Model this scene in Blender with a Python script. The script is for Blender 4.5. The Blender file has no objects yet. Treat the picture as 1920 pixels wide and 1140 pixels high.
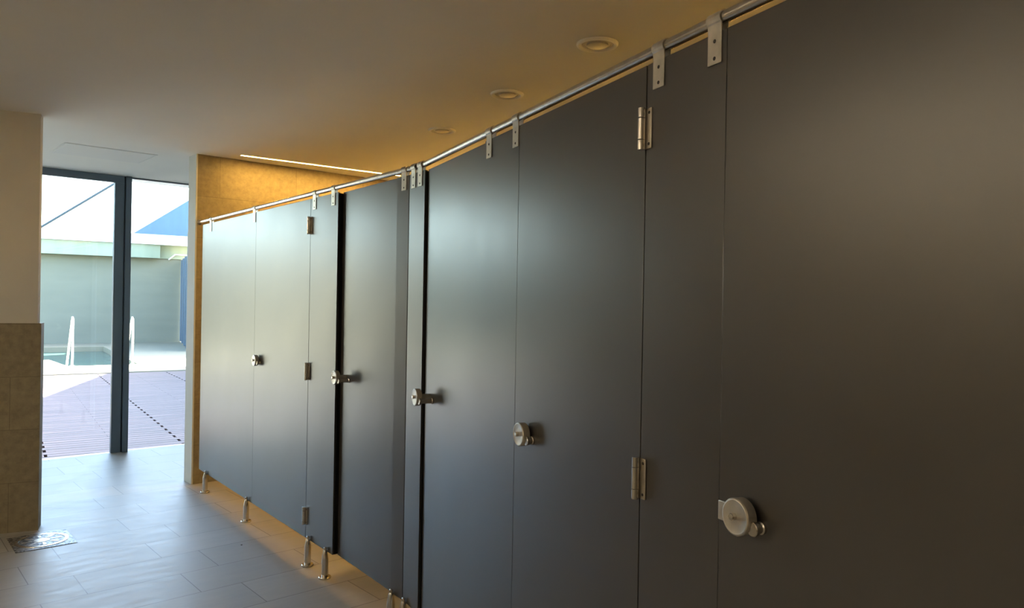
import bpy, bmesh, math, random
from mathutils import Vector, Matrix
random.seed(7)
S = bpy.context.scene
C = bpy.context.scene.collection

# ------------------------------------------------------------------ camera
F_PX = 1400.0
cam_d = bpy.data.cameras.new('camera')
cam = bpy.data.objects.new('camera', cam_d); C.objects.link(cam); S.camera = cam
cam_d.sensor_fit = 'HORIZONTAL'; cam_d.sensor_width = 36.0
cam_d.lens = 36.0 * F_PX / 1920.0
cam_d.clip_start = 0.05; cam_d.clip_end = 400
yaw, pitch, roll = math.radians(41.5), -3 / 1400.0, math.radians(1.0)
Fw = Vector((math.sin(yaw) * math.cos(pitch), math.cos(yaw) * math.cos(pitch), math.sin(pitch)))
R0 = Vector((math.cos(yaw), -math.sin(yaw), 0)); U0 = R0.cross(Fw)
Rt = math.cos(roll) * R0 + math.sin(roll) * U0
Up = -math.sin(roll) * R0 + math.cos(roll) * U0
m = Matrix((Rt, Up, -Fw)).transposed().to_4x4(); m.translation = Vector((0, 0, 1.5))
cam.matrix_world = m

# ------------------------------------------------------------------ colour management and world
S.view_settings.view_transform = 'Standard'; S.view_settings.look = 'None'
S.view_settings.gamma = 1.0; S.view_settings.use_curve_mapping = False
S.view_settings.exposure = 1.45
SKY_STRENGTH = 0.85
SUN_ENERGY = 42.0
LED_STRENGTH = 76.0
FILL_STRENGTH = 58.0
LED_COLOR = (1.0, 0.56, 0.13)
w = bpy.data.worlds.new('world'); S.world = w; w.use_nodes = True
nt = w.node_tree
bg = nt.nodes['Background']; sky = nt.nodes.new('ShaderNodeTexSky')
sky.sky_type = 'NISHITA'; sky.sun_disc = False
sky.sun_elevation = math.radians(38); sky.sun_rotation = math.radians(72)
sky.air_density = 1.0; sky.dust_density = 2.5; sky.ozone_density = 1.0
hs = nt.nodes.new('ShaderNodeHueSaturation'); hs.inputs['Saturation'].default_value = 1.08
nt.links.new(sky.outputs[0], hs.inputs['Color']); nt.links.new(hs.outputs[0], bg.inputs[0]); bg.inputs[1].default_value = SKY_STRENGTH
sd = bpy.data.lights.new('sun', 'SUN'); sd.energy = SUN_ENERGY; sd.angle = math.radians(0.53)
sd.color = (1.0, 0.97, 0.92)
sun = bpy.data.objects.new('sun', sd); C.objects.link(sun)
_sv = Vector((0.95 * math.cos(math.radians(38)), 0.31 * math.cos(math.radians(38)), math.sin(math.radians(38))))
sun.rotation_euler = _sv.to_track_quat('Z', 'Y').to_euler(); sun.location = (20, 10, 20)

# ------------------------------------------------------------------ materials
def mat(name, color, rough=0.5, metal=0.0, spec=0.5, noise=0.0, nscale=8.0, bump=0.0, bscale=60.0, rnoise=0.0, stretch=(1, 1, 1), ior=None):
    M = bpy.data.materials.new(name); M.use_nodes = True
    n = M.node_tree.nodes; l = M.node_tree.links; b = n['Principled BSDF']
    b.inputs['Base Color'].default_value = (*color, 1)
    b.inputs['Roughness'].default_value = rough; b.inputs['Metallic'].default_value = metal
    b.inputs['Specular IOR Level'].default_value = spec
    tc = n.new('ShaderNodeTexCoord'); mp = n.new('ShaderNodeMapping'); mp.inputs['Scale'].default_value = stretch
    l.new(tc.outputs['Object'], mp.inputs['Vector'])
    if noise:
        t = n.new('ShaderNodeTexNoise'); t.inputs['Scale'].default_value = nscale; t.inputs['Detail'].default_value = 6
        l.new(mp.outputs[0], t.inputs['Vector'])
        r = n.new('ShaderNodeMapRange'); r.inputs['From Min'].default_value = 0.3; r.inputs['From Max'].default_value = 0.7
        r.inputs['To Min'].default_value = 1 - noise; r.inputs['To Max'].default_value = 1 + noise
        l.new(t.outputs[0], r.inputs['Value'])
        v = n.new('ShaderNodeVectorMath'); v.operation = 'SCALE'; v.inputs[0].default_value = color
        l.new(r.outputs[0], v.inputs['Scale']); l.new(v.outputs[0], b.inputs['Base Color'])
        if rnoise:
            r2 = n.new('ShaderNodeMapRange'); r2.inputs['From Min'].default_value = 0.3; r2.inputs['From Max'].default_value = 0.7
            r2.inputs['To Min'].default_value = rough - rnoise; r2.inputs['To Max'].default_value = rough + rnoise
            l.new(t.outputs[0], r2.inputs['Value']); l.new(r2.outputs[0], b.inputs['Roughness'])
    if bump:
        t = n.new('ShaderNodeTexNoise'); t.inputs['Scale'].default_value = bscale; t.inputs['Detail'].default_value = 4
        l.new(mp.outputs[0], t.inputs['Vector'])
        bp = n.new('ShaderNodeBump'); bp.inputs['Strength'].default_value = bump; bp.inputs['Distance'].default_value = 0.002
        l.new(t.outputs[0], bp.inputs['Height']); l.new(bp.outputs[0], b.inputs['Normal'])
    if ior: b.inputs['IOR'].default_value = ior
    return M

def tile_mat(name, base, grout, bw, bh, offset, origin, mortar=0.0016, rough=0.4, var=0.06, vein=0.08, veinscale=(3, 14, 14), wall=False, wrot=0.0):
    """slabs of stone or porcelain in running bond; wall=True lays them in the object's x-z plane"""
    M = bpy.data.materials.new(name); M.use_nodes = True
    n = M.node_tree.nodes; l = M.node_tree.links; b = n['Principled BSDF']
    tc = n.new('ShaderNodeTexCoord')
    src = tc.outputs['Object']
    sx = n.new('ShaderNodeSeparateXYZ'); l.new(src, sx.inputs[0])
    cb = n.new('ShaderNodeCombineXYZ')
    ax = n.new('ShaderNodeMath'); ax.operation = 'SUBTRACT'; ax.inputs[1].default_value = origin[0]
    ay = n.new('ShaderNodeMath'); ay.operation = 'SUBTRACT'; ay.inputs[1].default_value = origin[1]
    l.new(sx.outputs['X'], ax.inputs[0]); l.new(sx.outputs['Z' if wall else 'Y'], ay.inputs[0])
    l.new(ax.outputs[0], cb.inputs['X']); l.new(ay.outputs[0], cb.inputs['Y'])
    br = n.new('ShaderNodeTexBrick'); br.offset = offset; br.offset_frequency = 2; br.squash = 1
    br.inputs['Scale'].default_value = 1; br.inputs['Brick Width'].default_value = bw; br.inputs['Row Height'].default_value = bh
    br.inputs['Mortar Size'].default_value = mortar; br.inputs['Mortar Smooth'].default_value = 0.1
    c1 = tuple(c * (1 - var) for c in base); c2 = tuple(c * (1 + var) for c in base)
    br.inputs['Color1'].default_value = (*c1, 1); br.inputs['Color2'].default_value = (*c2, 1); br.inputs['Mortar'].default_value = (*grout, 1)
    br.inputs['Bias'].default_value = 0.0
    l.new(cb.outputs[0], br.inputs['Vector'])
    mp = n.new('ShaderNodeMapping'); mp.inputs['Scale'].default_value = veinscale; l.new(src, mp.inputs['Vector'])
    t = n.new('ShaderNodeTexNoise'); t.inputs['Scale'].default_value = 1.0; t.inputs['Detail'].default_value = 8; t.inputs['Roughness'].default_value = 0.65
    l.new(mp.outputs[0], t.inputs['Vector'])
    r = n.new('ShaderNodeMapRange'); r.inputs['From Min'].default_value = 0.3; r.inputs['From Max'].default_value = 0.7
    r.inputs['To Min'].default_value = 1 - vein; r.inputs['To Max'].default_value = 1 + vein
    l.new(t.outputs[0], r.inputs['Value'])
    v = n.new('ShaderNodeVectorMath'); v.operation = 'SCALE'; l.new(br.outputs['Color'], v.inputs[0]); l.new(r.outputs[0], v.inputs['Scale'])
    l.new(v.outputs[0], b.inputs['Base Color'])
    rr = n.new('ShaderNodeMapRange'); rr.inputs['From Min'].default_value = 0.3; rr.inputs['From Max'].default_value = 0.7
    rr.inputs['To Min'].default_value = rough - 0.06; rr.inputs['To Max'].default_value = rough + 0.06
    l.new(t.outputs[0], rr.inputs['Value']); l.new(rr.outputs[0], b.inputs['Roughness'])
    bp = n.new('ShaderNodeBump'); bp.inputs['Strength'].default_value = 0.25; bp.inputs['Distance'].default_value = 0.001
    inv = n.new('ShaderNodeMath'); inv.operation = 'SUBTRACT'; inv.inputs[0].default_value = 1.0; l.new(br.outputs['Fac'], inv.inputs[1])
    l.new(inv.outputs[0], bp.inputs['Height']); l.new(bp.outputs[0], b.inputs['Normal'])
    return M

M_LAM = mat('charcoal_laminate', (0.034, 0.030, 0.026), rough=0.33, spec=1.0, noise=0.05, nscale=3, bump=0.03, bscale=260, rnoise=0.02, ior=1.65)
M_LAMEDGE = mat('laminate_edge', (0.05, 0.048, 0.045), rough=0.5)
M_STEEL = mat('brushed_steel', (0.62, 0.59, 0.54), rough=0.27, metal=1.0, noise=0.08, nscale=40, stretch=(1, 1, 0.1))
M_STEELSAT = mat('satin_steel', (0.66, 0.62, 0.55), rough=0.42, metal=1.0, noise=0.12, nscale=35)
M_STEELDK = mat('dark_steel', (0.10, 0.095, 0.09), rough=0.4, metal=1.0)
M_GAPBLACK = mat('gap_black', (0.006, 0.006, 0.006), rough=0.75, spec=0.2)  # near-black for the strips that darken the door gaps
M_CEIL = mat('ceiling_paint', (0.82, 0.82, 0.80), rough=0.9, spec=0.2, noise=0.015, nscale=2)
M_PLASTER = mat('wall_plaster', (0.66, 0.63, 0.56), rough=0.9, spec=0.2, noise=0.03, nscale=3, bump=0.15, bscale=120)
M_CAP = mat('end_plaster', (0.66, 0.67, 0.64), rough=0.85, spec=0.25, noise=0.02, nscale=4)
M_FLOOR = tile_mat('porcelain_floor', (0.36, 0.345, 0.32), (0.17, 0.16, 0.145), 0.65, 0.325, 0.315, (0.255, 3.87), mortar=0.0026, rough=0.45, vein=0.09, veinscale=(5, 18, 18))
M_STONE = tile_mat('stone_cladding', (0.27, 0.225, 0.14), (0.18, 0.145, 0.09), 0.66, 0.333, 0.5, (0.19, -0.022), mortar=0.0018, rough=0.6, vein=0.24, veinscale=(22, 22, 22), wall=True)
M_FRAME = mat('window_frame_paint', (0.11, 0.15, 0.20), rough=0.45, noise=0.03, nscale=5)
M_GAP = mat('frame_seam', (0.02, 0.028, 0.04), rough=0.6)
M_DL_RING = mat('downlight_ring', (0.93, 0.92, 0.90), rough=0.45)
M_DL_GLASS = mat('downlight_diffuser', (0.55, 0.53, 0.50), rough=0.3)
M_HATCH = mat('hatch_paint', (0.78, 0.785, 0.78), rough=0.85, spec=0.2)
M_DECK = mat('deck_wood', (0.082, 0.050, 0.050), rough=0.65, noise=0.45, nscale=1.6, stretch=(0.6, 9, 4))
M_DECKGAP = mat('deck_subframe', (0.05, 0.04, 0.04), rough=0.9)
M_PAVE = mat('pale_paving', (0.25, 0.22, 0.15), rough=0.8, noise=0.05, nscale=3)
M_TERRACE = mat('terrace_paving', (0.06, 0.058, 0.06), rough=0.8, noise=0.08, nscale=3)
M_BOUNCE = mat('cream_render', (0.115, 0.108, 0.078), rough=0.9, noise=0.05, nscale=2)
M_RENDER = mat('pale_render', (0.225, 0.215, 0.16), rough=0.9, noise=0.06, nscale=1.2, stretch=(0.5, 0.5, 2.5))
M_WHITE = mat('white_render', (0.82, 0.82, 0.80), rough=0.85, noise=0.02, nscale=2)
M_GLASSFASCIA = mat('green_glass_fascia', (0.27, 0.30, 0.22), rough=0.12, noise=0.08, nscale=1.4, stretch=(2.5, 2.5, 0.4))
M_BLUEDOOR = mat('blue_grey_glazing', (0.03, 0.06, 0.075), rough=0.2)
M_BLUE = mat('blue_canopy_fabric', (0.045, 0.095, 0.19), rough=0.8, noise=0.06, nscale=2, stretch=(5, 5, 0.4))
M_CABLE = mat('steel_cable', (0.06, 0.08, 0.10), rough=0.7, metal=0.0)
M_POOLTILE = tile_mat('pool_tile', (0.16, 0.34, 0.34), (0.3, 0.4, 0.4), 0.3, 0.3, 0.0, (0, 0), mortar=0.006, rough=0.3)
M_GRATE = None

def glass_mat(name, tint, ior=1.45):
    M = bpy.data.materials.new(name); M.use_nodes = True
    n = M.node_tree.nodes; l = M.node_tree.links; n.remove(n['Principled BSDF'])
    out = n['Material Output']; tr = n.new('ShaderNodeBsdfTransparent'); tr.inputs[0].default_value = (*tint, 1)
    gl = n.new('ShaderNodeBsdfGlossy'); gl.inputs['Roughness'].default_value = 0.02
    fr = n.new('ShaderNodeFresnel'); fr.inputs[0].default_value = ior
    mx = n.new('ShaderNodeMixShader'); l.new(fr.outputs[0], mx.inputs[0]); l.new(tr.outputs[0], mx.inputs[1]); l.new(gl.outputs[0], mx.inputs[2])
    l.new(mx.outputs[0], out.inputs[0]); return M
M_GLASS = glass_mat('window_glass', (0.95, 0.985, 0.965))

def emis_mat(name, color, strength):
    M = bpy.data.materials.new(name); M.use_nodes = True
    n = M.node_tree.nodes; l = M.node_tree.links; n.remove(n['Principled BSDF'])
    e = n.new('ShaderNodeEmission'); e.inputs[0].default_value = (*color, 1); e.inputs[1].default_value = strength
    l.new(e.outputs[0], n['Material Output'].inputs[0]); return M
M_LED = emis_mat('warm_led_diffuser', LED_COLOR, LED_STRENGTH)

def water_mat():
    M = mat('pool_water', (0.05, 0.10, 0.085), rough=0.15, spec=0.3)
    n = M.node_tree.nodes; l = M.node_tree.links; b = n['Principled BSDF']
    t = n.new('ShaderNodeTexNoise'); t.inputs['Scale'].default_value = 2.2; t.inputs['Detail'].default_value = 3
    tc = n.new('ShaderNodeTexCoord'); l.new(tc.outputs['Object'], t.inputs['Vector'])
    bp = n.new('ShaderNodeBump'); bp.inputs['Strength'].default_value = 0.4; bp.inputs['Distance'].default_value = 0.05
    l.new(t.outputs[0], bp.inputs['Height']); l.new(bp.outputs[0], b.inputs['Normal']); return M
M_WATER = water_mat()

def mosaic_mat():
    M = bpy.data.materials.new('cast_grate_metal'); M.use_nodes = True
    n = M.node_tree.nodes; l = M.node_tree.links; b = n['Principled BSDF']
    tc = n.new('ShaderNodeTexCoord'); v = n.new('ShaderNodeTexVoronoi'); v.inputs['Scale'].default_value = 75; l.new(tc.outputs['Object'], v.inputs['Vector'])
    r = n.new('ShaderNodeValToRGB'); r.color_ramp.elements[0].position = 0.15; r.color_ramp.elements[0].color = (0.05, 0.055, 0.06, 1)
    r.color_ramp.elements[1].position = 0.8; r.color_ramp.elements[1].color = (0.36, 0.36, 0.36, 1)
    l.new(v.outputs['Color'], r.inputs[0]); l.new(r.outputs[0], b.inputs['Base Color'])
    b.inputs['Metallic'].default_value = 0.6; b.inputs['Roughness'].default_value = 0.45
    bp = n.new('ShaderNodeBump'); bp.inputs['Strength'].default_value = 0.5; bp.inputs['Distance'].default_value = 0.003
    l.new(v.outputs['Distance'], bp.inputs['Height']); l.new(bp.outputs[0], b.inputs['Normal']); return M
M_GRATE = mosaic_mat()

# ------------------------------------------------------------------ mesh helpers
def newbm(): return bmesh.new()
def box(bm, x0, x1, y0, y1, z0, z1, bev=0.0, seg=2):
    vs = [bm.verts.new((x, y, z)) for x in (x0, x1) for y in (y0, y1) for z in (z0, z1)]
    f = [(0, 1, 3, 2), (4, 6, 7, 5), (0, 4, 5, 1), (2, 3, 7, 6), (0, 2, 6, 4), (1, 5, 7, 3)]
    fs = [bm.faces.new([vs[i] for i in q]) for q in f]
    if bev:
        es = list({e for q in fs for e in q.edges})
        bmesh.ops.bevel(bm, geom=es, offset=bev, segments=seg, affect='EDGES', profile=0.5)
    return bm
def lathe(bm, prof, o=(0, 0, 0), axis='Z', n=32):
    """prof: (radius, height) pairs revolved about an axis through o ('-Y' points out of a panel)"""
    rings = []
    for r, h in prof:
        ring = []
        if r < 1e-6:
            ring = [bm.verts.new(_ax(0, 0, h, o, axis))]
        else:
            for k in range(n):
                a = 2 * math.pi * k / n; ring.append(bm.verts.new(_ax(r * math.cos(a), r * math.sin(a), h, o, axis)))
        rings.append(ring)
    for A, B in zip(rings, rings[1:]):
        if len(A) == 1 and len(B) == 1: continue
        for k in range(n):
            k2 = (k + 1) % n
            if len(A) == 1: bm.faces.new((A[0], B[k], B[k2]))
            elif len(B) == 1: bm.faces.new((A[k], A[k2], B[0]))
            else: bm.faces.new((A[k], A[k2], B[k2], B[k]))
    return bm
def _ax(a, b, h, o, axis):
    if axis == 'Z': v = (a, b, h)
    elif axis == '-Y': v = (a, -h, b)
    else: v = (h, a, b)
    return (v[0] + o[0], v[1] + o[1], v[2] + o[2])
def prism(bm, pts, z0, z1):
    a = [bm.verts.new((x, y, z0)) for x, y in pts]; b = [bm.verts.new((x, y, z1)) for x, y in pts]
    bm.faces.new(a[::-1]); bm.faces.new(b)
    for i in range(len(pts)):
        j = (i + 1) % len(pts); bm.faces.new((a[i], a[j], b[j], b[i]))
    return bm
def strip(bm, pts, th, x0, x1):
    """flat bar bent along pts in the local y-z plane, thickness th, from x0 to x1"""
    n = len(pts); nrm = []
    for i in range(n):
        a = Vector(pts[max(i - 1, 0)]); b = Vector(pts[min(i + 1, n - 1)]); d = (b - a).normalized(); nrm.append(Vector((-d.y, d.x)))
    rows = []
    for i in range(n):
        p = Vector(pts[i]); q = p + nrm[i] * th
        rows.append([bm.verts.new((x0, p.x, p.y)), bm.verts.new((x1, p.x, p.y)), bm.verts.new((x1, q.x, q.y)), bm.verts.new((x0, q.x, q.y))])
    for A, B in zip(rows, rows[1:]):
        for k in range(4): bm.faces.new((A[k], A[(k + 1) % 4], B[(k + 1) % 4], B[k]))
    bm.faces.new(rows[0][::-1]); bm.faces.new(rows[-1]); return bm
def tube(bm, pts, r, n=24):
    pts = [Vector(p) for p in pts]; rings = []; ref = Vector((0, 0, 1))
    if abs((pts[1] - pts[0]).normalized().dot(ref)) > .9: ref = Vector((1, 0, 0))
    for i, p in enumerate(pts):
        d = (pts[min(i + 1, len(pts) - 1)] - pts[max(i - 1, 0)]).normalized()
        u = d.cross(ref); 
        if u.length < 1e-4: u = d.cross(Vector((0, 1, 0)))
        u.normalize(); v = d.cross(u)
        rings.append([bm.verts.new(p + r * (math.cos(2 * math.pi * k / n) * u + math.sin(2 * math.pi * k / n) * v)) for k in range(n)])
    for A, B in zip(rings, rings[1:]):
        for k in range(n): bm.faces.new((A[k], A[(k + 1) % n], B[(k + 1) % n], B[k]))
    bm.faces.new(rings[0][::-1]); bm.faces.new(rings[-1]); return bm
def finish(name, bm, m, smooth=True):
    bmesh.ops.recalc_face_normals(bm, faces=bm.faces)
    if smooth:
        for f in bm.faces: f.smooth = True
        for e in bm.edges:
            if len(e.link_faces) == 2 and e.calc_face_angle(0) > math.radians(20): e.smooth = False
    me = bpy.data.meshes.new(name); bm.to_mesh(me); bm.free(); me.materials.append(m); return me
def obj(name, bm, m, parent=None, loc=None, rotz=0.0):
    o = bpy.data.objects.new(name, finish(name, bm, m)); C.objects.link(o)
    if parent is not None: o.parent = parent
    if loc is not None: o.location = loc
    o.rotation_euler[2] = rotz; return o
def tag(o, label, cat, group=None):
    o['label'] = label; o['category'] = cat
    if group: o['group'] = group
    return o
def thing(name, label, cat, loc=(0, 0, 0), rotz=0, group=None):
    o = bpy.data.objects.new(name, None); C.objects.link(o); o.empty_display_size = 0.1
    o.location = loc; o.rotation_euler = (0, 0, rotz); return tag(o, label, cat, group)
def struct(name, bm, m, loc=None, rotz=0.0):
    o = obj(name, bm, m, None, loc, rotz); o['kind'] = 'structure'; return o
def link_copy(src, parent):
    c = src.copy(); C.objects.link(c); c.parent = parent; return c

# ------------------------------------------------------------------ plan of the room
H = 2.643                                   # ceiling height
TOP, BOT = 2.07, 0.14                       # panel top and bottom
TH = 0.013
TN = Vector((0.2757, 0.9613))               # near run of cubicles, pointing away
NN = Vector((-0.9613, 0.2757))              # its normal, into the room
TF = Vector((0.0577, 0.9983))               # far run
def near(y): return Vector((1.336 + .2868 * (y - .859), y))
def far(y): return Vector((1.889 + .0578 * (y - 2.86), y))
ROT_N = math.atan2(-TN.y, -TN.x); ROT_F = math.atan2(-TF.y, -TF.x)   # local +x runs towards the camera, local +y goes behind the panels
ROT_P = math.atan2(-0.28, 0.96)             # left pier and rear wall, square to the near run
WINY = 7.85

# floor and ceiling
struct('floor', box(newbm(), -4.2, 4.6, -2.6, WINY + 0.06, -0.12, 0), M_FLOOR)
bm = box(newbm(), -4.2, 4.6, -2.6, WINY + 0.30, H, H + 0.3)
struct('ceiling', bm, M_CEIL)

# end wall of the cubicles: stone face, plaster cap at its free end
ew = struct('wall_far', box(newbm(), 0.012, 2.15, 0.0, 0.17, 0, H), M_STONE, (2.05, 6.15, 0))
obj('end_cap', box(newbm(), 0.0, 0.0118, -0.002, 0.172, 0, H), M_CAP, ew)['label'] = 'pale plaster edge of the stone wall'
# wall behind the cubicles (parallel to both runs)
offn = -NN * 1.90
a0 = near(-2.4) + offn
bend_b = Vector((3.76, 2.25))
bm = newbm(); far_end = Vector((4.02, 6.15))
def wallstrip(bm, p, q, th, side):
    d = (q - p).normalized(); nrm = Vector((d.y, -d.x)) * side * th
    return prism(bm, [tuple(p), tuple(q), tuple(q + nrm), tuple(p + nrm)], 0, H)
# intersect the two offset lines
def isect(p, d, q, e):
    den = d.x * e.y - d.y * e.x; t = ((q.x - p.x) * e.y - (q.y - p.y) * e.x) / den; return p + d * t
pn = near(0) + offn; pf = far(3) + Vector((0.9983, -0.0577)) * 1.90
bend_b = isect(pn, TN, pf, TF)
end_b = isect(pf, TF, Vector((0, 6.15)), Vector((1, 0)))
wr = newbm()
nb = bend_b
q0 = isect(pn, TN, Vector((0, -2.4)), Vector((1, 0)))
ob = 0.15
prism(wr, [tuple(q0), tuple(nb), tuple(end_b), (end_b.x + ob, end_b.y), (nb.x + ob, nb.y), (q0.x + ob, q0.y)], 0, H)
struct('wall_right', wr, M_PLASTER)
# pier on the left: plaster above, stone slabs below
PIER = Vector((0.888, 5.549)); PL = 4.3
wl = struct('wall_left', box(newbm(), -PL, 0, 0, 0.10, 1.315, H), M_PLASTER, (PIER.x, PIER.y, 0), ROT_P)
obj('stone_cladding', box(newbm(), -PL, 0.022, -0.012, 0.112, 0, 1.315), M_STONE, wl)['label'] = 'tan stone slabs covering the lower half'
# the rest of the shell; lower slabs added to darken the door reflections
struct('wall_rear', box(newbm(), -5.4, 2.2, -0.12, 0, 0, H), M_PLASTER, (tuple(near(-1.35) + offn * 0.5) + (0,))[:3], ROT_P)
lw = near(0.0) + NN * 3.7
struct('wall_side', box(newbm(), -5.9, 3.2, 0, 0.12, 0, H), M_PLASTER, (lw.x, lw.y, 0), ROT_N)
ws = bpy.data.objects['wall_side']; obj('stone_cladding', box(newbm(), -5.9, 3.2, -0.012, -0.001, 0, 1.315), M_STONE, ws)['label'] = 'stone slabs added on the lower half to darken door reflections'
wq = bpy.data.objects['wall_rear']; obj('stone_cladding', box(newbm(), -5.2, 0.9, 0.001, 0.012, 0, 1.315), M_STONE, wq)['label'] = 'stone slabs added on the lower half to darken door reflections'
struct('wall_corridor', box(newbm(), -3.5, -3.38, 5.6, WINY, 0, H), M_PLASTER)
struct('wall_corner', box(newbm(), 4.2, 4.32, 6.32, WINY, 0, H), M_PLASTER)

# ------------------------------------------------------------------ window wall
def window(name, x0, x1, frame_parts, pane):
    f = newbm()
    for b in frame_parts: box(f, *b, bev=0.002)
    o = struct(name, f, M_FRAME)
    obj('pane', box(newbm(), *pane), M_GLASS, o); return o
SILL = (0.0, 0.004)
# sliding leaf seen on the left: head rail and a broad stile
window('window_1', 0, 0, [(-0.35, 1.945, WINY - 0.03, WINY + 0.02, 2.575, H - 0.002), (1.862, 1.945, WINY - 0.03, WINY + 0.02, 0.0, 2.575),
                          (-0.35, -0.27, WINY - 0.03, WINY + 0.02, 0.0, 2.575)], (-0.27, 1.862, WINY - 0.008, WINY, 0.0, 2.575))
window('window_2', 0, 0, [(2.008, 4.2, WINY - 0.005, WINY + 0.03, H - 0.012, H - 0.002), (4.12, 4.2, WINY - 0.005, WINY + 0.03, 0.0, H - 0.012)],
       (2.008, 4.12, WINY + 0.008, WINY + 0.016, 0.0, H - 0.012))
window('window_3', 0, 0, [(-3.38, -0.42, WINY - 0.005, WINY + 0.03, H - 0.012, H - 0.002), (-3.38, -3.30, WINY - 0.005, WINY + 0.03, 0.0, H - 0.012)],
       (-3.30, -0.42, WINY + 0.008, WINY + 0.016, 0.0, H - 0.012))
struct('trim_1', box(newbm(), 1.955, 2.006, WINY - 0.05, WINY + 0.05, 0, H - 0.001, bev=0.003), M_FRAME)
struct('trim_2', box(newbm(), 1.9455, 1.9545, WINY - 0.02, WINY + 0.03, 0, H - 0.001), M_GAP)
struct('trim_3', box(newbm(), -0.418, -0.352, WINY - 0.05, WINY + 0.05, 0, H - 0.001, bev=0.003), M_FRAME)

# ------------------------------------------------------------------ cubicle hardware (shared meshes)
def me_of(name, bm, m): return finish(name, bm, m)
RAILZ = 2.0985; RAILR = 0.0128; RY = TH / 2          # rail centre height, radius, depth behind the front face
def bracket_mesh():
    bm = newbm(); r = RAILR + 0.0008; th = 0.0028; pts = [(-0.0006, 2.004)]
    pts += [(-0.0006, z) for z in (2.03, 2.06, 2.0705)]
    for k in range(0, 15):
        a = math.radians(232 - k * (284 / 14.0)); pts.append((RY + r * math.cos(a), RAILZ + r * math.sin(a)))
    pts += [(TH + 0.0006, z) for z in (2.0705, 2.06, 2.03, 2.004)]
    return strip(bm, pts, th, -0.021, 0.021)
ME_BRACKET = me_of('bracket', bracket_mesh(), M_STEELSAT)
ME_SCREWB = me_of('screw', lathe(newbm(), [(0, 0.0052), (0.0022, 0.0052), (0.0040, 0.0040), (0.0044, 0.0030)], (0, 0, 0), '-Y', 16), M_STEELDK)
def foot_mesh():
    prof = [(0, 0.0), (0.033, 0.0), (0.034, 0.003), (0.034, 0.008), (0.031, 0.012), (0.0175, 0.0125), (0.0180, 0.016), (0.0180, 0.100), (0.0165, 0.116),
            (0.0125, 0.136), (0.0098, 0.147), (0.0078, 0.150), (0.0072, 0.153), (0.0082, 0.156), (0.0090, 0.160), (0.0082, 0.1645), (0.005, 0.1675), (0, 0.1685)]
    return lathe(newbm(), prof, (0, -0.011, 0), 'Z', 28)
ME_FOOT = me_of('foot', foot_mesh(), M_STEEL)
def hinge_meshes():
    b = newbm(); r = 0.0088; y = -0.013
    for z0, z1 in ((0.0, 0.0235), (0.0245, 0.0755), (0.0765, 0.100)):
        lathe(b, [(0, z0), (r - 0.0008, z0), (r, z0 + 0.0008), (r, z1 - 0.0008), (r - 0.0008, z1), (0, z1)], (0, y, 0), 'Z', 20)
    box(b, -0.0025, 0.0025, -0.012, -0.001, 0.001, 0.099)
    l = newbm(); box(l, 0.0015, 0.026, -0.0038, -0.0002, 0.002, 0.098, bev=0.0015); box(l, -0.026, -0.0015, -0.0038, -0.0002, 0.024, 0.076, bev=0.0015)
    s = lathe(newbm(), [(0, 0.0056), (0.002, 0.0056), (0.0036, 0.0045), (0.0038, 0.0037)], (0, 0, 0), '-Y', 12)
    return me_of('barrel', b, M_STEEL), me_of('leaf', l, M_STEELSAT), me_of('screw', s, M_STEELDK)
ME_HB, ME_HL, ME_HS = hinge_meshes()
def lock_meshes(off):
    """turn lock of a cubicle door; off = how far the disc stands proud of the door face"""
    d = newbm()
    lathe(d, [(0.0125, 0.0), (0.0125, off - 0.024), (0.034, off - 0.024), (0.0358, off - 0.0225), (0.0365, off - 0.002), (0.0350, off), (0.0325, off + 0.0006),
              (0.030, off - 0.0002), (0.012, off - 0.0002), (0, off - 0.0002)], (0, 0, 0), '-Y', 40)
    c = newbm(); lathe(c, [(0.0072, off - 0.0003), (0.0072, off + 0.008), (0.0062, off + 0.0095), (0, off + 0.0095)], (-0.001, 0, 0.001), '-Y', 24)
    box(c, -0.0078, 0.0048, -off - 0.0102, -off - 0.0094, 0.0003, 0.0017)
    k = newbm(); L = off - 0.006
    lathe(k, [(0.0125, 0.0), (0.0125, 0.006), (0.0100, 0.008), (0.0100, L - 0.012), (0.0135, L - 0.010), (0.0142, L - 0.0015), (0.0128, L), (0, L)], (0.0395, 0, -0.0135), '-Y', 28)
    p = newbm(); box(p, -0.071 if off < 0.05 else -0.034, -0.012, -off + 0.020 if off > 0.05 else -0.0125, -off + 0.024 if off > 0.05 else -0.0085, -0.0245, 0.0145, bev=0.0015)
    return [me_of('lock_disc', d, M_STEELSAT), me_of('lock_spindle', c, M_STEEL), me_of('thumb_knob', k, M_STEEL), me_of('latch_plate', p, M_STEELSAT)]
LOCK_A = lock_meshes(0.033); LOCK_B = lock_meshes(0.070)
def put(name, me, parent, loc=(0, 0, 0)):
    o = bpy.data.objects.new(name, me); C.objects.link(o); o.parent = parent; o.location = loc; return o
def bracket(parent, x):
    b = put('bracket', ME_BRACKET, parent, (x, 0, 0)); [put('screw', ME_SCREWB, b, (0, 0, z)) for z in (2.052, 2.016)]
def foot(parent, x): put('foot', ME_FOOT, parent, (x, 0, 0))

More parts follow.
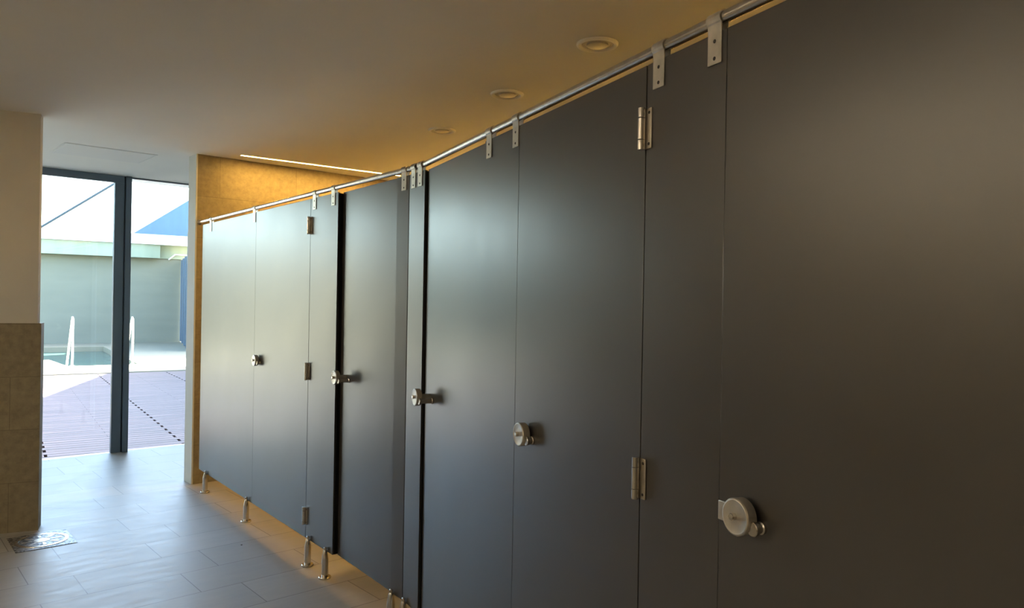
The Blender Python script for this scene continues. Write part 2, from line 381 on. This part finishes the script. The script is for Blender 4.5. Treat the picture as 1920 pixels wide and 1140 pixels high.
def board(name, label, cat, p, q, rot, group, brackets=(), feet=(), stops='lr'):
    """fixed board between two plan points; p is its far end, q its near end"""
    L = (q - p).length; t = thing(name, label, cat, (p.x, p.y, 0), rot, group)
    obj('panel', box(newbm(), 0, L, 0, TH, BOT, TOP, bev=0.0012), M_LAM, t)
    if 'l' in stops: obj('gap_stop', box(newbm(), -0.018, 0.02, TH + 0.0005, TH + 0.012, BOT + 0.01, TOP - 0.004), M_GAPBLACK, t)  # stop strips added behind the joints to block light in the gaps
    if 'm' in stops: obj('gap_stop', box(newbm(), -0.018, 0.02, TH + 0.0135, TH + 0.024, BOT + 0.01, TOP - 0.004), M_GAPBLACK, t)
    if 'r' in stops: obj('gap_stop', box(newbm(), L - 0.02, L + 0.018, TH + 0.0005, TH + 0.012, BOT + 0.01, TOP - 0.004), M_GAPBLACK, t)
    if 'R' in stops:   # black strip put in for the shade of an inward door's gap
        obj('gap_shade', box(newbm(), L + 0.0008, L + 0.009, 0.006, TH + 0.022, BOT + 0.004, TOP - 0.006), M_GAPBLACK, t)['label'] = 'black strip standing in for the shaded gap at the door edge'
    for x in brackets: bracket(t, x)
    for x in feet: foot(t, x)
    return t
def door(label, p, q, rot, hinges, lock, inset=0.0, ajar=0.0, lockx=0.082):
    L = (q - p).length
    # the Empty stands at the hinge side so that the leaf swings about it
    t = thing('cubicle_door', label, 'door', (q.x, q.y, 0), rot + ajar, 'charcoal cubicle doors along the row')
    pn_ = obj('panel', box(newbm(), -L, 0, inset, inset + TH, BOT, TOP, bev=0.0012), M_LAM, t)
    if hinges:
        for z in (1.867, 1.038, 0.218):
            h = put('hinge', ME_HL, t, (0.0012, 0, z)); put('barrel', ME_HB, h); [put('screw', ME_HS, h, (0.017, 0, z_)) for z_ in (0.013, 0.087)]
    ms = LOCK_B if lock == 'B' else LOCK_A
    lk = put('lock', ms[0], t, (-L + lockx, inset, 1.093))
    for nm, me in zip(('spindle', 'thumb_knob', 'latch_plate'), ms[1:]): put(nm, me, lk)
    return t

G = 0.003
gp = 'fixed charcoal boards between the cubicle doors'
fx = lambda y: (far(y)); nx = lambda y: (near(y))
# far run: wide board, door, board, inward door, narrow board
Y = dict(p1a=6.045, p1b=4.835, d1b=3.945, ab=3.590, d2b=2.962, bb=2.853)
def du(a, b, run): return (run(a) - run(b)).length
board('cubicle_panel', 'wide charcoal cubicle board at the far end beside the stone wall', 'panel', fx(Y['p1a']), fx(Y['p1b']), ROT_F, gp,
      brackets=(du(Y['p1a'], 5.83, far), du(Y['p1a'], 4.867, far)), feet=(du(Y['p1a'], 5.835, far), du(Y['p1a'], 4.905, far)), stops='r')
door('farthest charcoal cubicle door, closed, with three hinges on its right edge', fx(Y['p1b'] - 0.0008), fx(Y['d1b'] + G), ROT_F, True, 'A')
board('cubicle_panel', 'narrow board right of the farthest door, its two feet close together on the floor', 'panel', fx(Y['d1b']), fx(Y['ab']), ROT_F, gp,
      brackets=(du(Y['d1b'], 3.893, far), du(Y['d1b'], 3.648, far)), feet=(du(Y['d1b'], 3.885, far), du(Y['d1b'], 3.655, far)), stops='lR')
door('second cubicle door from the window, slightly open inwards with a black gap', fx(Y['ab'] - 0.010), fx(Y['d2b'] + G), ROT_F, False, 'B', inset=0.006, ajar=math.radians(-1.7), lockx=0.073)
board('cubicle_panel', 'narrow dark board with one bracket just before the row bends', 'panel', fx(Y['d2b']), fx(Y['bb']), ROT_F, gp,
      brackets=(du(Y['d2b'], 2.895, far),), feet=(du(Y['d2b'], 2.935, far),), stops='m')
# near run
Z_ = dict(ca=2.800, cb=2.688, d3b=2.056, db=1.790, d4b=1.124, eb=0.860, d5b=0.165, fb=-0.09)
CP = far(2.848)                              # the bend board stands at an angle between the two runs
board('cubicle_panel', 'bright narrow board with two brackets just after the row bends', 'panel', CP, nx(Z_['cb']), math.atan2(-(CP - nx(Z_['cb'])).y, -(CP - nx(Z_['cb'])).x), gp,
      brackets=(0.046, 0.116), feet=(0.036,), stops='R')
door('middle cubicle door with a thin black gap and bright reflection', nx(Z_['cb'] - 0.012), nx(Z_['d3b'] + G), ROT_N, False, 'B', inset=0.012, ajar=0.0, lockx=0.068)
board('cubicle_panel', 'board between the middle door and the door with its lock at mid picture', 'panel', nx(Z_['d3b']), nx(Z_['db']), ROT_N, gp,
      brackets=(du(Z_['d3b'], 2.018, near), du(Z_['d3b'], 1.812, near)), feet=(0.05, 0.22), stops='mr')
door('second nearest charcoal cubicle door, hinged at right beneath the ceiling lights', nx(Z_['db'] - 0.0008), nx(Z_['d4b'] + G), ROT_N, True, 'A', lockx=0.094)
board('cubicle_panel', 'nearest narrow board, with the two largest brackets hanging from the rail', 'panel', nx(Z_['d4b']), nx(Z_['eb']), ROT_N, gp,
      brackets=(du(Z_['d4b'], 1.078, near), du(Z_['d4b'], 0.893, near)), feet=(0.05, 0.22), stops='lr')
door('nearest dark cubicle door filling the right of the picture', nx(Z_['eb'] - 0.0008), nx(Z_['d5b'] + G), ROT_N, True, 'A')

# partitions between the cubicles (seen only through the gaps)
def partition(y, run, rot, label):
    p = run(y); d = Vector((math.cos(rot + math.pi / 2), math.sin(rot + math.pi / 2)))
    t = thing('cubicle_partition', label, 'partition', (p.x, p.y, 0), rot, 'partitions inside the cubicle row')
    obj('panel', box(newbm(), -TH / 2, TH / 2, 0.045, 1.86, BOT, TOP - 0.015, bev=0.001), M_LAM, t)
partition(3.77, far, ROT_F, 'dark partition behind the narrow board right of the farthest door')
partition(2.84, far, ROT_F, 'dark partition behind the bend of the cubicle row')
partition(1.92, near, ROT_N, 'dark partition behind the board right of the middle door')
partition(0.99, near, ROT_N, 'dark partition behind the nearest narrow board')
partition(0.05, near, ROT_N, 'dark partition at the near side of the nearest cubicle')

# head rail: two straight lengths meeting in a bend, following the boards
dF = Vector((0.9983, -0.0577)) * RY; dN = -NN * RY
cor = isect(near(0), TN, far(3), TF) + dN
pts = [tuple(fx(6.148) + dF) + (RAILZ,)]
A_, B_ = Vector(fx(6.148) + dF), cor
for k in (0.3, 0.6, 0.85, 0.95): q = A_.lerp(B_, k); pts.append((q.x, q.y, RAILZ))
p0 = A_.lerp(B_, 0.975); p2 = cor + (near(-1.2) - near(1)).normalized() * 0.08
for k in range(1, 7):
    s = k / 7.0; q = p0 * (1 - s) ** 2 + cor * 2 * s * (1 - s) + p2 * s * s; pts.append((q.x, q.y, RAILZ))
pts.append((p2.x, p2.y, RAILZ))
for y in (2.0, 1.0, 0.0, -1.30): q = nx(y) + dN; pts.append((q.x, q.y, RAILZ))
rl = thing('head_rail', 'steel tube running above all the cubicle doors up to the stone wall', 'rail', pts[0])
o = obj('tube', tube(newbm(), [Vector(p) - Vector(pts[0]) for p in pts], RAILR, 28), M_STEEL, rl)
obj('wall_flange', lathe(newbm(), [(0, 0), (0.022, 0), (0.022, 0.004), (0.0135, 0.006), (0.0135, 0.012)], (0, 0.001, 0), '-Y', 24), M_STEEL, rl)

# a last fixed board closes the row behind the photographer
board('cubicle_panel', 'fixed board at the near end of the row beside the photographer', 'panel', nx(Z_['d5b']), nx(-1.30), ROT_N, gp, brackets=(0.05,), feet=(0.05, 0.9), stops='l')

# ------------------------------------------------------------------ ceiling fittings
def downlight(x, y, label):
    t = thing('ceiling_downlight', label, 'ceiling light', (x, y, H), 0, 'round recessed ceiling lights over the cubicles')
    if not DL:
        r = newbm(); lathe(r, [(0.092, -0.0003), (0.0915, -0.006), (0.088, -0.0105), (0.082, -0.012), (0.075, -0.0105), (0.071, -0.006), (0.069, -0.0003)], n=48)
        c = newbm(); lathe(c, [(0.069, -0.0005), (0.066, -0.0048), (0.060, -0.0056), (0.058, -0.0030), (0.048, -0.0030), (0.046, -0.0100), (0.038, -0.0125), (0.0, -0.0130)], n=48)
        DL.append(finish('trim_ring', r, M_DL_RING)); DL.append(finish('diffuser', c, M_DL_GLASS))
    put('trim_ring', DL[0], t); put('diffuser', DL[1], t)
DL = []
downlight(2.442, 2.224, 'nearest and largest of the round ceiling lights, unlit')
downlight(2.680, 3.099, 'middle of the three round ceiling lights, unlit')
downlight(2.943, 4.062, 'farthest and smallest of the round ceiling lights, above the bend')

def led(p, q, label):
    d = q - p; t = thing('led_strip_light', label, 'strip light', (p.x, p.y, H), math.atan2(d.y, d.x), 'warm strip lights in the ceiling')
    L = d.length
    h = newbm(); box(h, 0, L, -0.017, -0.0115, -0.006, -0.0005); box(h, 0, L, 0.0115, 0.017, -0.006, -0.0005)
    box(h, -0.004, 0, -0.017, 0.017, -0.006, -0.0005); box(h, L, L + 0.004, -0.017, 0.017, -0.006, -0.0005)
    obj('channel', h, M_DL_RING, t)
    obj('diffuser', box(newbm(), 0, L, -0.0113, 0.0113, -0.005, -0.001), M_LED, t)
led(Vector((2.319, 5.921)), Vector((3.74, 5.80)), 'glowing warm strip light across the ceiling by the stone wall')
q1 = pf + TF * 2.65 - Vector((0.9983, -0.0577)) * 0.12; q2 = bend_b - Vector((0.9983, -0.0577)) * 0.14  # unseen strip added to spread warm glow over the far cubicles
led(q1, q2 + TF * 0.05, 'added strip light for the warm glow behind the far cubicles')
q3 = bend_b + NN * 0.12 - TN * 0.15; q4 = pn + NN * 0.12  # unseen strip added to carry the glow along the near cubicles
led(q3, q4, 'added strip light for the warm glow behind the near cubicles')

M_LED = emis_mat('fill_diffuser', (1.0, 0.82, 0.58), FILL_STRENGTH)  # unseen strip added as fill to brighten the room
lwp = lw - NN * 0.35
led(lwp + TN * 3.9, lwp - TN * 0.9, 'added fill strip light along the opposite side wall beside the photographer')
bm = newbm(); box(bm, 0, 0.635, 0, 0.505, -0.0035, -0.0005, bev=0.001)
hatch = thing('ceiling_hatch', 'flush square access hatch in the ceiling near the window', 'hatch', (1.196, 6.448, H))
obj('hatch_cover', bm, M_HATCH, hatch)
bm = newbm()
for b in ((-0.012, 0.647, -0.012, -0.003), (-0.012, 0.647, 0.508, 0.517), (-0.012, -0.003, -0.003, 0.508), (0.638, 0.647, -0.003, 0.508)): box(bm, *b, -0.0025, -0.0005)
obj('hatch_frame', bm, M_HATCH, hatch)

# ------------------------------------------------------------------ floor drain
dr = thing('floor_drain', 'square metal floor drain with a round grate beside the left pier', 'drain', (0.885, 5.278, 0))
bm = newbm(); box(bm, -0.158, 0.158, -0.168, 0.168, 0.0004, 0.003, bev=0.0008); obj('drain_frame', bm, M_GRATE, dr)
bm = lathe(newbm(), [(0.120, 0.003), (0.122, 0.0058), (0.140, 0.0058), (0.142, 0.003)], n=56); obj('drain_ring', bm, M_STEEL, dr)
bm = newbm(); lathe(bm, [(0.119, 0.003), (0.118, 0.0045), (0.0, 0.0045)], n=48); obj('drain_grate', bm, M_GRATE, dr)
bm = newbm(); lathe(bm, [(0.042, 0.0045), (0.041, 0.0062), (0.030, 0.0066), (0, 0.0066)], n=32)
for k in range(8):
    a = k * math.pi / 4
    v = [(0.052, -0.006), (0.105, -0.009), (0.105, 0.009), (0.052, 0.006)]
    prism(bm, [(x * math.cos(a) - y * math.sin(a), x * math.sin(a) + y * math.cos(a)) for x, y in v], 0.0045, 0.0062)
obj('drain_cover', bm, M_STEELSAT, dr)
sp = newbm(); lathe(sp, [(0, 0.0), (0.006, 0.0), (0.005, 0.002), (0, 0.0025)], n=9)
tag(obj('floor_speck', sp, mat('speck_dirt', (0.05, 0.03, 0.02), 0.9), None, (1.79, 4.46, 0)), 'tiny dark speck of dirt lying on the floor tiles', 'speck')

# ------------------------------------------------------------------ outside, in a frame turned by seven degrees
ROT_O = -math.asin(0.12)
def W(xp, s): return Vector((0.993 * xp + 0.12 * s, -0.12 * xp + 0.993 * s))
def o_obj(name, bm, m, kind=True, parent=None):
    o = obj(name, bm, m, parent)
    if parent is None: o.rotation_euler[2] = ROT_O
    if kind: o['kind'] = 'structure'
    return o
# ground
bm = newbm(); box(bm, 0.12, 9, 7.0, 16.62, -0.10, -0.055); 
o_obj('deck_base', bm, M_DECKGAP)
bm = newbm(); pitch_ = 0.125; k = 0; s = 7.0
while s < 16.5:
    off_ = 0.40 + (1.22 if k % 4 == 1 else 0)
    xs = [0.12]
    x = 0.40 + (0.0 if k % 2 == 0 else 0.61)
    while x < 8.9: xs.append(x); x += 1.22
    xs.append(9.0)
    for a, b in zip(xs, xs[1:]):
        if b - a > 0.05: box(bm, a + (0.014 if k % 2 == 0 else 0.0012), b - (0.014 if k % 2 == 0 else 0.0012), s, s + pitch_ - 0.010, -0.055, -0.030)
    s += pitch_; k += 1
o_obj('deck', bm, M_DECK)
# paving round the pool (with the basin cut out)
bm = newbm()
box(bm, -14, 9, 16.62, 18.40, -0.3, -0.02)
box(bm, 2.62, 9, 18.40, 30, -0.3, -0.02)
box(bm, -14, 1.02, 18.40, 20.40, -0.3, -0.02)
prism(bm, [(1.02, 18.40), (1.25, 18.40), (1.02, 20.40)], -0.3, -0.02)
box(bm, -14, 2.62, 25.1, 30, -0.3, -0.02)
o_obj('paving', bm, M_PAVE)
o_obj('added_terrace', box(newbm(), -14, 0.11, 7.0, 16.61, -0.3, -0.03), M_TERRACE)  # unseen paving added to bounce sunlight towards the ceiling
o_obj('bounce_wall', box(newbm(), -4.0, -3.8, 8.4, 17.5, -0.03, 2.7), M_BOUNCE)  # unseen wall added to reflect sunlight onto the cubicle doors
bm = newbm(); box(bm, -14, 2.62, 18.4, 25.1, -1.4, -1.3); o_obj('pool_basin', bm, M_POOLTILE)
bm = newbm(); box(bm, -14, 2.61, 18.41, 25.09, -0.4, -0.16)
pw = o_obj('pool_water', bm, M_WATER, kind=False); tag(pw, 'still teal pool water beyond the deck', 'pool water')
# entry handrails of the pool
def handrail(xp, label):
    p = W(xp, 18.55); t = thing('pool_handrail', label, 'handrail', (p.x, p.y, -0.02), ROT_O, 'handrails at the pool steps')
    obj('tube', tube(newbm(), [(0, -0.10, 0), (0, -0.10, 0.5), (0, -0.10, 0.92), (0, -0.06, 1.0), (0, 0.02, 1.03), (0, 0.10, 0.98), (-0.02, 0.35, 0.55), (-0.05, 0.80, -0.2), (-0.06, 0.95, -0.30)], 0.024, 12), M_WHITESTEEL, t)
    obj('floor_flange', lathe(newbm(), [(0, 0), (0.05, 0), (0.05, 0.01), (0.026, 0.014)], (0, -0.10, 0), 'Z', 20), M_WHITESTEEL, t)
M_WHITESTEEL = mat('polished_rail_steel', (0.8, 0.8, 0.78), rough=0.25, metal=0.9)
handrail(1.345, 'bright pool handrail seen through the left pane')
handrail(2.50, 'bright pool handrail seen just right of the window post')
# pool building across the water
bd = thing('pool_building', 'low pale building with a white parapet beyond the pool', 'building', tuple(W(0, 27.0)) + (0,), ROT_O)
obj('wall', box(newbm(), -14, 5.10, 0, 0.3, -0.02, 2.74), M_RENDER, bd)
bm = newbm(); box(bm, -14, 4.38, -0.35, 0.3, 2.742, 3.20); obj('roof_fascia', bm, M_GLASSFASCIA, bd)
bm = newbm(); box(bm, -14, 9.0, -0.45, -0.36, 3.18, 3.50); box(bm, -14, 9.0, -0.36, 0.62, 3.202, 3.30)
obj('parapet', bm, M_WHITE, bd)
obj('recessed_fascia', box(newbm(), 4.39, 9.0, -0.05, 0.3, 2.745, 3.20), M_GLASSFASCIA, bd)
bm = newbm(); box(bm, 4.86, 9.0, -0.12, -0.06, 2.875, 2.915); tube(bm, [(4.68, -0.09, 2.72), (4.88, -0.09, 2.895)], 0.022, 16)
obj('gutter', bm, M_WHITE, bd)
# side wing with dark glazing, turning towards us
w1, w2 = Vector((8.29, 26.12)), Vector((7.05, 21.5))
d = w2 - w1; wg = thing('side_wing', 'side wall with dark blue-grey glazing at the right of the window', 'building', (w1.x, w1.y, 0), math.atan2(d.y, d.x))
obj('glazing', box(newbm(), 0, d.length, 0.0, 0.05, 0.0, 2.73), M_BLUEDOOR, wg)
bm = newbm()
for k in range(5): box(bm, k * (d.length / 4) - 0.04, k * (d.length / 4) + 0.04, -0.03, 0.08, 0, 2.73)
obj('post', bm, M_FRAME, wg)
obj('wall', box(newbm(), 1.3, d.length, 0.09, 6.0, -0.02, 3.55), M_RENDER, wg)
# block added to shade the deck, out of view behind the cubicles
bm = newbm(); prism(bm, [(6.3, 13.9), (8.25, 17.9), (15, 17.0), (15, 8.05), (5.35, 8.05)], -0.05, 3.55)
sh = obj('shade_block', bm, M_WHITE); sh['kind'] = 'structure'
# blue canopy above the parapet, its upper edge rising to the right
cn = thing('blue_canopy', 'blue triangular canopy rising behind the white parapet', 'canopy', (0, 0, 0))
A0 = Vector((7.0, 28.5, 3.42)); C0 = Vector((11.9, 27.3, 7.15))
bm = newbm()
rows = 14; top = []; bot = []
for i in range(rows + 1):
    u = i / rows; e = A0.lerp(C0, u); e.z -= 0.02 * math.sin(math.pi * u); b_ = Vector((e.x, e.y, 3.36))
    top.append(e); bot.append(b_)
vs = [[bm.verts.new(p + Vector((0, dy, 0))) for p in (a, b)] for dy in (0, 0.03) for a, b in zip(top, bot)]
n_ = rows + 1
for i in range(rows):
    bm.faces.new((vs[i][0], vs[i + 1][0], vs[i + 1][1], vs[i][1])); bm.faces.new((vs[n_ + i][0], vs[n_ + i][1], vs[n_ + i + 1][1], vs[n_ + i + 1][0]))
    bm.faces.new((vs[i][0], vs[n_ + i][0], vs[n_ + i + 1][0], vs[i + 1][0])); bm.faces.new((vs[i][1], vs[i + 1][1], vs[n_ + i + 1][1], vs[n_ + i][1]))
bm.faces.new((vs[rows][0], vs[n_ + rows][0], vs[n_ + rows][1], vs[rows][1]))
obj('fabric', bm, M_BLUE, cn)
bm = newbm(); tube(bm, [C0, Vector((C0.x, C0.y + 0.05, -0.05))], 0.06, 12); obj('mast', bm, M_WHITE, cn)
# thin cable slanting up from the parapet to a mast on the side wing
cb = thing('stay_cable', 'thin cable slanting up to the right behind the left window pane', 'cable', (3.7, 26.1, 3.1))
P0 = Vector((3.7, 26.1, 3.10)); P1 = Vector((4.10, 25.75, 3.43)); P2 = Vector((9.02, 21.45, 7.46))
bm = newbm(); tube(bm, [Vector((0, 0, 0)), P1 - P0], 0.045, 10); obj('turnbuckle', bm, M_CABLE, cb)
bm = newbm(); tube(bm, [P1 - P0, P1.lerp(P2, 0.5) - P0, P2 - P0], 0.034, 12); obj('cable', bm, M_CABLE, cb)
bm = newbm(); tube(bm, [P2 - P0, Vector((9.02, 21.45, 3.5)) - P0], 0.06, 12); obj('mast', bm, M_WHITE, cb)
